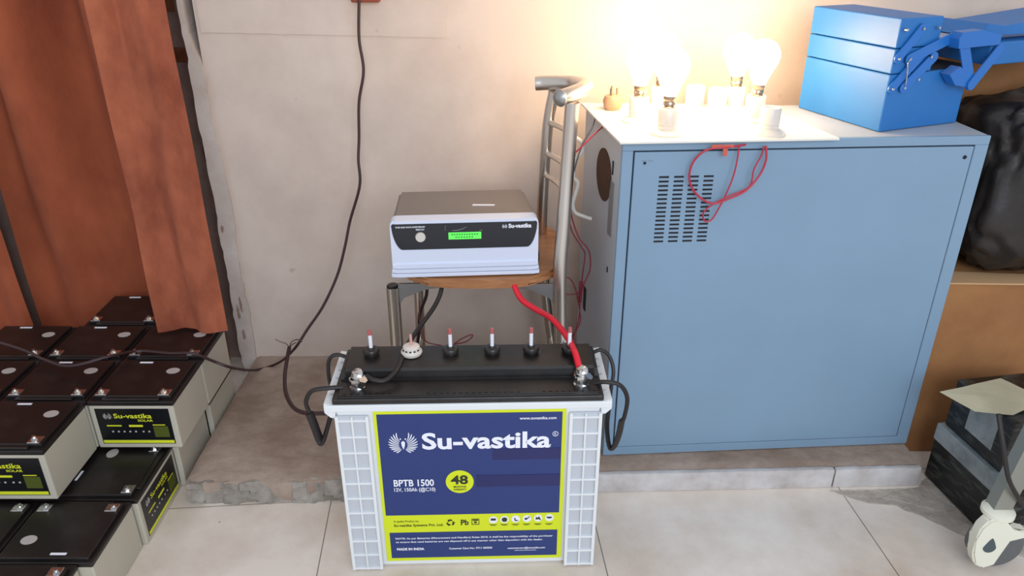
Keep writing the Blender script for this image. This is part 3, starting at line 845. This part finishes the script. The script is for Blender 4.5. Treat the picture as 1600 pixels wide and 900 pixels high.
# ================================================================ cabinet
CY = R(3.6)
CB = thing('steel_cabinet', 'large grey-blue steel cabinet with louvred front panel, on the concrete step', 'cabinet', (.213, 1.448, .0565), CY)
CWd, CDp, CHt = .735, .29, .749
bm = new(); bv = box(bm, 0, CWd, .006, CDp, .0, CHt)
for q in bv:
    if q.co.y > .1 and q.co.x < .1: q.co.x -= .028
bmesh.ops.bevel(bm, geom=list(bm.edges), offset=.003, segments=2, affect='EDGES')
body = obj('body', bm, M_CABSIDE, CB)
bm = new()
fr = [(0, CWd, CHt-.018, CHt), (0, CWd, 0, .022), (0, .022, .022, CHt-.018), (CWd-.028, CWd, .022, CHt-.018)]
for a, b, c, d in fr: box(bm, a, b, -.0005, .008, c, d, .0012, 1)
obj('front_frame', bm, M_CABG, CB)
bm = new(); box(bm, .0245, CWd-.0305, -.002, .007, .0245, CHt-.0205, .0015, 2)
door = obj('front_panel', bm, M_CABG, CB)
bm = new(); box(bm, .020, CWd-.026, .004, .0065, .02, CHt-.016); obj('shadow_gap', bm, M_DARK, CB)
bm = new()
for c in range(4):
    for r_ in range(16):
        x = .0760+.0298*c; z = .678-.0091*r_
        box(bm, x, x+.0195, -.0026, -.0019, z-.0019, z+.0019)
obj('vent_slots', bm, M_DARK, door)
bm = new(); cyl(bm, (CWd-.045, -.0018, CHt-.042), (CWd-.045, -.0030, CHt-.042), .004, seg=12); cyl(bm, (.045, -.0018, CHt-.042), (.045, -.0026, CHt-.042), .003, seg=12)
obj('fixing_hole', bm, M_DARK, door)
bm = new()
for dx in (0, .012): text(bm, 'm', .040+dx, CHt-.040, .008, .006, -.0020, 0, .0003)
obj('faint_stamp', bm, mat('faint_grey_print', srgb(110, 128, 148), .5), door)
# left side openings
bm = new(); cyl(bm, (-.001, .118, .647), (.004, .118, .647), .056, seg=40); h = obj('round_opening', bm, M_BROWNH, CB)
bm = new(); box(bm, -.001, .003, .040, .068, .535, .652); obj('grey_plate', bm, M_GREYS, CB)
for (a, b, c, d) in ((.052, .058, .667, .695), (.048, .062, .155, .222), (.215, .235, .27, .33), (.05, .055, .45, .462)):
    bm = new(); box(bm, -.001, .003, a, b, c, d); obj('side_slot', bm, M_DARK, CB)

SIDE = math.atan(.028/(CDp-.006))
for ch in CB.children:
    if ch.name.split('.')[0] in ('round_opening', 'grey_plate', 'side_slot'): ch.rotation_euler = (0, 0, SIDE)
# board of bulb holders on the cabinet
BZ = .8065
BDZ = BZ+.004
bm = new()
prism(bm, [(.205, 1.428), (.632, 1.458), (.585, 1.655), (.42, 1.755), (.158, 1.765)], BZ, BDZ, 'z')
tag(obj('lamp_board', bm, M_BOARD), 'thin white board carrying the lamp holders, lying on the cabinet top', 'board')
def make_holder():
    t = thing('bulb_holder', '', 'lamp holder')
    bm = new(); lathe(bm, [(.0335, 0), (.0335, .004), (.029, .008), (.020, .011)], seg=32); obj('base', bm, M_PORC, t, True)
    bm = new(); lathe(bm, [(.0195, .009), (.0200, .018), (.0188, .019), (.0188, .0205), (.0200, .0215), (.0200, .050), (.0185, .052), (.013, .052), (.012, .047)], seg=32); obj('socket', bm, M_PORC, t, True)
    return t
hd0 = make_holder(); hk = [True]; hch = list(hd0.children)
def holder(x, y, label, rz=0):
    if hk[0]: o = hd0; hk[0] = False
    else:
        o = hd0.copy(); C.objects.link(o)
        for ch in hch: c = ch.copy(); C.objects.link(c); c.parent = o
    o.location = (x, y, BDZ); o.rotation_euler = (0, 0, rz); o['label'] = label; o['category'] = 'lamp holder'; o['group'] = 'lamp holders on the white board'
    return o
def make_bulb():
    t = thing('light_bulb', '', 'light bulb')
    bm = new(); lathe(bm, [(.012, .0), (.0125, .003), (.0125, .008), (.0105, .010), (.0125, .012), (.0125, .017), (.011, .019), (.0125, .021), (.0128, .026), (.013, .030)], seg=24)
    obj('cap', bm, M_BRASS, t, True)
    bm = new()
    prof = [(.013, .029), (.0145, .034), (.0185, .046), (.0255, .060), (.0315, .073), (.0350, .085), (.0355, .094), (.0335, .104), (.028, .114), (.020, .1215), (.010, .126), (.001, .1275)]
    prof = [(a*.93 if a > .02 else a, .029+(b-.029)*.90) for a, b in prof]; lathe(bm, prof, seg=24); obj('glass', bm, M_BULB, t, True)
    return t
bb0 = make_bulb(); bk = [True]; bch = list(bb0.children)
def bulb(x, y, label, tilt=(0, 0)):
    if bk[0]: o = bb0; bk[0] = False
    else:
        o = bb0.copy(); C.objects.link(o)
        for ch in bch: c = ch.copy(); C.objects.link(c); c.parent = o
    o.location = (x, y, BDZ+.046); o.rotation_euler = (tilt[0], tilt[1], 0); o['label'] = label; o['category'] = 'light bulb'; o['group'] = 'lit bulbs on the white board'
HP = [(.304, 1.490, 'white lamp holder at the front left corner of the board, under the nearest lit bulb'),
      (.503, 1.492, 'empty white lamp holder at the front right corner of the board'),
      (.262, 1.590, 'lamp holder behind the front left one, under the leftmost lit bulb'),
      (.505, 1.600, 'lamp holder directly behind the empty front right one'),
      (.325, 1.695, 'rear lamp holder hidden behind the left cluster of bulbs'),
      (.487, 1.690, 'rear right lamp holder under the farther of the right bulbs'),
      (.402, 1.700, 'empty rear lamp holder just right of the left bulb cluster'),
      (.444, 1.672, 'empty rear lamp holder just left of the right pair of bulbs')]
for x, y, l in HP[:]: holder(x, y, l)
bulb(.304, 1.490, 'nearest lit bulb, standing in the front left holder')
bulb(.262, 1.590, 'leftmost lit bulb, half hidden behind the nearest one')
bulb(.325, 1.695, 'lit bulb rising highest at the back of the left cluster')
bulb(.505, 1.600, 'rightmost lit bulb of all, the nearer of the right pair', (0, R(2)))
bulb(.487, 1.690, 'left and farther bulb of the right pair', (0, R(-3)))
# small plug-like fitting at the board's back left corner
PT = thing('plug_top', 'small brown translucent plug with upright pins at the back left corner of the board', 'plug', (.222, 1.700, BDZ))
bm = new(); lathe(bm, [(.016, 0), (.020, .006), (.022, .020), (.018, .030), (.008, .032)], seg=20); obj('body', bm, mat('amber_plastic', srgb(176, 140, 112), .4), PT, True)
for dx, dy, hh in ((-.004, -.006, .052), (.009, .004, .046), (-.004, .009, .044)):
    bm = new(); cyl(bm, (dx, dy, .030), (dx, dy, hh), .0028, seg=10); obj('pin', bm, M_BRASS, PT, True)

# red wires dangling in front of the cabinet
yf = 1.440
wire('red_wire', [at(1165, 226, yf+.012), at(1140, 230, yf), at(1105, 234, yf), at(1084, 252, yf), at(1077, 275, yf), at(1082, 295, yf), at(1097, 311, yf), at(1116, 318, yf), at(1140, 310, yf), at(1165, 298, yf), at(1186, 275, yf+.006), at(1197, 250, yf+.008), at(1197, 228, yf+.012)], .0022, M_REDW,
     'red wire making a wide loop over the cabinet vent slots', 'wire', 8, group='red wires hanging over the cabinet front')
wire('red_wire', [at(1155, 228, yf+.012), at(1152, 250, yf+.004), at(1146, 275, yf), at(1136, 300, yf), at(1125, 322, yf), at(1112, 343, yf), at(1101, 345, yf), at(1099, 333, yf), at(1110, 322, yf), at(1135, 308, yf), at(1170, 292, yf+.002), at(1178, 265, yf+.004), at(1190, 242, yf+.008), at(1194, 228, yf+.012)], .0017, M_REDW,
     'red wire dropping lowest over the vents in a narrow loop', 'wire', 8, group='red wires hanging over the cabinet front')
bm = new(); prism(bm, [(0, 0), (.022, .0), (.023, -.016), (.031, -.016), (.031, .0), (.042, .001), (.042, .006), (.0, .006)], -.001, .001)
o = obj('red_tape_tag', bm, mat('orange_red_tape', srgb(196, 92, 70), .6)); o.location = at(1112, 231, yf-.0005); tag(o, 'scrap of red tape stuck on the cabinet front under the board', 'tape')

# thin wires behind the chair back
wire('thin_red_wire', [at(944, 196, 1.60), at(925, 213, 1.57), at(905, 233, 1.56), at(893, 244, 1.58)], .0016, M_REDW, 'thin red wire running from the board to the chair back', 'wire')
wire('grey_wire', [at(930, 184, 1.64), at(925, 200, 1.61), at(912, 222, 1.59), at(903, 245, 1.58), at(897, 268, 1.58)], .0018, mat('grey_wire_sheath', srgb(84, 86, 92), .5), 'thin grey wire crossing the red one beside the chair back', 'wire')
wire('maroon_wire', [at(890, 320, 1.58), at(895, 345, 1.58), at(905, 372, 1.57), at(920, 392, 1.56), at(922, 420, 1.56), at(912, 445, 1.56), at(907, 470, 1.56), at(904, 500, 1.56), at(895, 530, 1.56)], .0016, M_MAROON, 'maroon wire hanging in a long bow right of the chair post', 'wire', group='maroon wires behind the chair')
wire('maroon_wire', [at(888, 335, 1.59), at(894, 362, 1.59), at(908, 385, 1.58), at(914, 398, 1.58), at(910, 430, 1.58), at(906, 455, 1.58), at(890, 460, 1.58), at(880, 455, 1.58), at(878, 440, 1.58), at(888, 434, 1.58), at(898, 448, 1.58), at(905, 480, 1.58), at(906, 505, 1.58), at(893, 527, 1.57)], .0015, M_MAROON, 'maroon wire with a small curl beside the seat edge', 'wire', group='maroon wires behind the chair')
bm = new(); cyl(bm, at(908, 440, 1.572), at(906, 472, 1.572), .0045, seg=10); tag(obj('wire_joint', bm, M_MAROON, smooth=True), 'dark taped joint where the maroon wires meet, by the cabinet side', 'wire joint')
wire('white_wire_loops', [at(900, 215, 1.60), at(908, 222, 1.60), at(910, 236, 1.60), at(900, 250, 1.60), at(896, 275, 1.60), at(903, 285, 1.60), at(900, 300, 1.60), at(895, 318, 1.60), at(899, 332, 1.60), at(912, 338, 1.60), at(924, 342, 1.60)], .0042, mat('white_flex', srgb(200, 194, 186), .5), 'bunched white flex coiled down the right side of the chair back', 'cable')
wire('maroon_wire', [at(655, 470, 1.55), at(656, 500, 1.55), at(662, 525, 1.52), at(668, 535, 1.50), at(690, 540, 1.45), at(703, 545, 1.40), at(712, 538, 1.42), at(728, 534, 1.42), at(738, 526, 1.42), at(736, 523, 1.42), at(720, 530, 1.42), at(705, 541, 1.42)], .0013, M_MAROON, 'thin maroon wire lying between the left chair legs and the third vent plug', 'wire')
wire('white_wire_end', [at(866, 545, 1.42), at(876, 540, 1.40), at(884, 533, 1.38)], .004, mat('white_sleeve', srgb(210, 210, 214), .5), 'short white sleeve end beside the right chair post behind the battery', 'cable')

# ================================================================ black cord from the wall down to the batteries
bm = new(); v = box(bm, -.37, -.305, 1.872, 1.90, 1.016, 1.05, .003); tag(obj('wall_socket_box', bm, M_RUSTB), 'rust red box at the top of the wall where the black cord comes out', 'box')
wire('hanging_cord', [at(561, -2, 1.865), at(561, 60, 1.862), at(568, 110, 1.86), at(561, 160, 1.855), at(561, 215, 1.85), at(560, 250, 1.84), at(562, 290, 1.83), at(547, 345, 1.82), at(539, 385, 1.80), at(527, 430, 1.78), at(505, 478, 1.75), at(480, 515, 1.73), at(460, 545, 1.72), atz(435, 567, .072), atz(400, 578, .063), at(365, 575, 1.60), at(335, 565, 1.57), Vector((-.745, 1.545, .276)), Vector((-.80, 1.55, .274)), Vector((-.88, 1.56, .274)), at(170, 557, 1.50), at(110, 572, 1.47), at(70, 562, 1.50), at(40, 548, 1.53), at(0, 535, 1.56), at(-40, 525, 1.58)], .0036, M_CORD,
     'long dark cord hanging down the wall and crossing to the small batteries', 'cord', 8, 12)
SC = thing('spare_cable', 'thick black cable with stripped wire ends bending round to the left of the tall battery', 'cable', atz(450, 590, .06))
sl = SC.location
def S_(p): return Vector(p)-sl
bm = new(); tube(bm, [S_(p) for p in (at(452, 543, 1.70), at(448, 565, 1.65), at(445, 590, 1.57), at(447, 615, 1.49), at(458, 636, 1.43), at(475, 645, 1.395), at(500, 646, 1.375), at(522, 645, 1.36))], .0048, 10)
obj('sheath', bm, M_CORD, SC, True)
for pts in ([at(452, 543, 1.70), at(447, 537, 1.70), at(438, 534, 1.70), at(430, 530, 1.70)], [at(452, 543, 1.70), at(455, 535, 1.70), at(462, 531, 1.70), at(468, 531, 1.69), at(472, 534, 1.69)], [at(452, 543, 1.70), at(457, 538, 1.69), at(463, 535, 1.69)]):
    bm = new(); tube(bm, [S_(p) for p in pts], .0013, 6, 6); obj('bare_wire', bm, M_COPPER, SC, True)

# ================================================================ blue cantilever toolbox
TBX = thing('cantilever_toolbox', 'blue steel cantilever toolbox standing open on the cabinet, trays swung out to the right', 'toolbox', (.733, 1.518, BZ), R(22))
TL = .235
bm = new(); box(bm, 0, .212, 0, TL, 0, .112, .0025); obj('lower_body', bm, M_BLUE, TBX)
bm = new(); box(bm, 0, .104, 0, TL, .1135, .160, .002); obj('tray', bm, M_BLUE, TBX)
bm = new(); box(bm, .0, .108, 0, TL, .1615, .216, .002); obj('tray', bm, M_BLUE, TBX)
bm = new(); box(bm, .232, .46, -.02, TL-.02, .118, .162, .002); bm2 = bm; obj('tray', bm, M_BLUE, TBX)
bm = new(); box(bm, .15, .40, .03, TL-.02, .160, .170, .002); o = obj('lid_panel', bm, mat('lid_reflection_pale', srgb(160, 172, 196), .4), TBX)  # pale tone paints the light reflecting off the opened lid
bm = new(); prism(bm, [(.21, .172), (.235, .196), (.28, .190), (.50, .206), (.50, .172)], .0, .12); obj('lid', bm, M_BLUE, TBX)
def arm(x0, z0, x1, z1, w_=.009, y=-.0035, nm='linkage_arm'):
    bm = new(); a = Vector((x0, z0)); b = Vector((x1, z1)); d = (b-a).normalized(); n = Vector((-d.y, d.x)); pts = []
    for i in range(9):
        t_ = math.pi/2+math.pi*i/8; pts.append(a+(d*math.cos(t_)+n*math.sin(t_))*w_)
    for i in range(9):
        t_ = -math.pi/2+math.pi*i/8; pts.append(b+(d*math.cos(t_)+n*math.sin(t_))*w_)
    prism(bm, [tuple(p) for p in pts], y-.0018, y+.001); return obj(nm, bm, M_BLUED, TBX)
arm(.006, .143, .052, .196); arm(.006, .086, .062, .143); arm(.034, .141, .142, .178, .010, -.006); arm(.036, .086, .098, .141, .010, -.005)
arm(.148, .165, .192, .085, .012, -.024); arm(.192, .085, .245, .150, .011, -.028)
bm = new(); prism(bm, [(.125, .176), (.132, .188), (.185, .190), (.24, .178), (.24, .160), (.13, .158)], -.03, -.006); obj('hinge_bracket', bm, M_BLUED, TBX)
bm = new(); prism(bm, [(.128, .108), (.152, .122), (.178, .108), (.200, .096), (.196, .078), (.150, .086)], -.026, -.004); obj('hinge_bracket', bm, M_BLUED, TBX)
bm = new()
for x, z in ((.010, .196), (.052, .196), (.092, .196), (.006, .143), (.034, .141), (.088, .142), (.006, .086), (.036, .086), (.068, .100)):
    cyl(bm, (x, -.004, z), (x, -.0095, z), .0034, .0026, seg=10)
obj('rivets', bm, M_METAL, TBX, True)
bm = new(); tube(bm, [(.034, -.010, .144), (.028, -.010, .135), (.032, -.010, .115), (.034, -.010, .092)], .0013, 6); obj('spring_wire', bm, M_METAL, TBX, True)
bm = new(); box(bm, .11, .228, .01, TL-.01, .1125, .1145); obj('painted_inner_shade', bm, M_DARK, TBX)  # dark sheet painting the shade inside the open lower body

# ================================================================ cartons and bag at the right
def carton(name, x0, x1, y0, y1, z0, z1, label, rz=0, open_=False):
    t = thing(name, label, 'carton', ((x0+x1)/2, (y0+y1)/2, z0), rz)
    a, b, c = (x1-x0)/2, (y1-y0)/2, z1-z0
    bm = new(); box(bm, -a, a, -b, b, 0, c, .003); obj('box_body', bm, M_CARD, t)
    bm = new()
    prism(bm, [(-a+.002, -b-.004), (0.02, -b-.012), (.05, -b+.03), (-a+.01, -b+.06)], c+.0005, c+.004, 'z')
    obj('flap', bm, M_CARDIN, t)
    return t
carton('cardboard_carton', .965, 1.50, 1.535, 1.88, .0, .462, 'large brown cardboard carton on the floor right of the cabinet')
carton('cardboard_carton', 1.00, 1.50, 1.80, 1.895, .468, .915, 'brown carton standing upright behind the black bag, right of the toolbox')
def blob(name, c, s, seed, m, label, cat, amp=.16, fr=3.2):
    bm = new(); bmesh.ops.create_icosphere(bm, subdivisions=5, radius=1)
    for v in bm.verts:
        p = v.co.copy()
        q = Vector([math.copysign(abs(k)**.6, k) for k in p])
        k = 1+amp*noise.noise(p*1.4+Vector((seed, 0, 0)))+amp*.55*abs(noise.noise(p*fr+Vector((0, seed, 0))))+amp*.25*noise.noise(p*9)
        v.co = Vector((q.x*s[0]*k+c[0], q.y*s[1]*k+c[1], q.z*s[2]*k+c[2]))
    zmin = c[2]-s[2]
    for v in bm.verts: v.co.z = max(v.co.z, zmin)
    for v in bm.verts:
        v.co.x = max(v.co.x, .972); v.co.y = min(v.co.y, 1.795)
    return tag(obj(name, bm, m, smooth=True, ang=60), label, cat)
blob('plastic_bag', (1.245, 1.655, .672), (.255, .125, .202), 3, M_BAG, 'crumpled black plastic bag lying on the large carton beside the cabinet', 'bag')

# ================================================================ black cases under a sheet of paper, lower right
KA = R(-36)
BXP = Vector((1.007, 1.258, .003))
def case(name, z0, z1, label, m, inset=0.0):
    t = thing(name, label, 'battery case', (BXP.x, BXP.y, z0), KA)
    bm = new(); box(bm, inset, .20-inset, inset, .19-inset, 0, z1-z0, .004)
    bmesh.ops.rotate(bm, verts=bm.verts, cent=(0, 0, 0), matrix=Matrix.Rotation(R(45+0), 3, 'Z'))
    o = obj('case_body', bm, m, t); return t
k1 = case('black_battery_case', .003, .150, 'scuffed black case on the floor at lower right, bottom of the stack', M_STREAK)
bm = new(); box(bm, -.002, .202, -.002, .192, .105, .149, .003); bmesh.ops.rotate(bm, verts=bm.verts, cent=(0, 0, 0), matrix=Matrix.Rotation(R(45), 3, 'Z')); o = obj('tape_wrap', bm, M_TAPE, k1); o['label'] = 'cloudy grey tape wrapped round the rim'
k2 = case('black_battery_case', .1535, .275, 'upper black case with a pale paper label, under the cream sheet', M_STREAK, .008)
bm = new(); box(bm, .0075, .0082, .045, .125, .03, .118); bmesh.ops.rotate(bm, verts=bm.verts, cent=(0, 0, 0), matrix=Matrix.Rotation(R(45), 3, 'Z')); obj('paper_label', bm, M_TAPE, k2)
bm = new(); g = []
crn = [atz(1470, 607, .30), atz(1525, 637, .288), atz(1585, 643, .288), atz(1640, 620, .29), atz(1565, 586, .298)]
ctr = sum(crn, Vector())/5
vv = [bm.verts.new(p) for p in crn]; vc = bm.verts.new(ctr+Vector((0, 0, .002)))
for i in range(5): bm.faces.new((vv[i], vv[(i+1) % 5], vc))
bmesh.ops.subdivide_edges(bm, edges=bm.edges, cuts=4, use_grid_fill=True)
for v in bm.verts: v.co.z = max(.2795, v.co.z + .003*noise.noise(v.co*20)-.008)
bmesh.ops.recalc_face_normals(bm, faces=bm.faces)
bmesh.ops.solidify(bm, geom=bm.faces, thickness=.0012)
tag(obj('paper_sheet', bm, M_PAPER), 'cream sheet of card lying on top of the black cases', 'card sheet')

# ================================================================ caster leg at the lower right corner
CS = thing('caster_stand', 'cream caster wheel with grey metal leg, cut by the lower right corner', 'caster', (.958, 1.165, 0))
cl = CS.location
def Q(p): return Vector(p)-cl
bm = new()
hx = [(-.036, .095), (-.034, .125), (-.022, .145), (.0, .150), (.018, .142), (.026, .120), (.060, .118), (.062, .100), (.026, .098), (.024, .055), (.018, .030), (-.004, .020), (-.024, .032), (-.034, .060)]
prism(bm, [(x-.012, z) for x, z in hx], -.030, -.004)
bmesh.ops.bevel(bm, geom=list(bm.edges), offset=.004, segments=2, affect='EDGES')
hs = obj('housing', bm, M_CREAM, CS, True)
bm = new(); lathe(bm, [(.024, 0), (.030, .006), (.030, .014), (.020, .020)], (-.006, -.004, .138), 24); obj('collar', bm, M_CREAM, CS, True)
bm = new(); dr = []
for i in range(48):
    a = 2*math.pi*i/48; r_ = .0125
    x = r_*math.cos(a); z = r_*math.sin(a)
    if z > 0: x = math.copysign(r_*max(0, 1-(z/r_))**.75, x) if z < r_*.999 else 0; z *= 1.9
    dr.append((-.018+x, .078+z))
prism(bm, dr, -.0312, -.030); obj('teardrop_emblem', bm, M_LOGO, hs)
for dy in (-.006, .016):
    bm = new(); lathe(bm, [(.015, -.009), (.046, -.009), (.050, -.005), (.050, .005), (.046, .009), (.015, .009)], (.022, dy+.008, .052), 32, Matrix.Rotation(R(90), 3, 'X')); obj('wheel', bm, M_GREYW, CS, True)
bm = new()
pa, pb = Vector((-.006, .0, .150)), Vector((.070, .05, .40))
for k in (0,):
    d = (pb-pa)
    vs_ = box(bm, -.018, .018, -.014, .014, 0, 1)
    for q in vs_: q.co = Vector((q.co.x, q.co.y, 0))+pa+d*q.co.z
obj('leg', bm, M_TUBEG, CS)
bm = new(); tube(bm, [(-.05, .02, .36), (-.038, -.005, .30), (-.02, -.02, .24), (.015, -.02, .19), (.05, -.01, .15)], .0045, 8); obj('cable', bm, M_RUBBER, CS, True)
bm = new(); tube(bm, [(.05, -.005, .175), (.035, -.005, .20), (.045, -.005, .255), (.09, -.005, .27)], .003, 6, raw=True); tube(bm, [(.035, -.005, .2), (.09, -.005, .185)], .003, 6, raw=True); obj('wire_bracket', bm, M_METAL, CS, True)
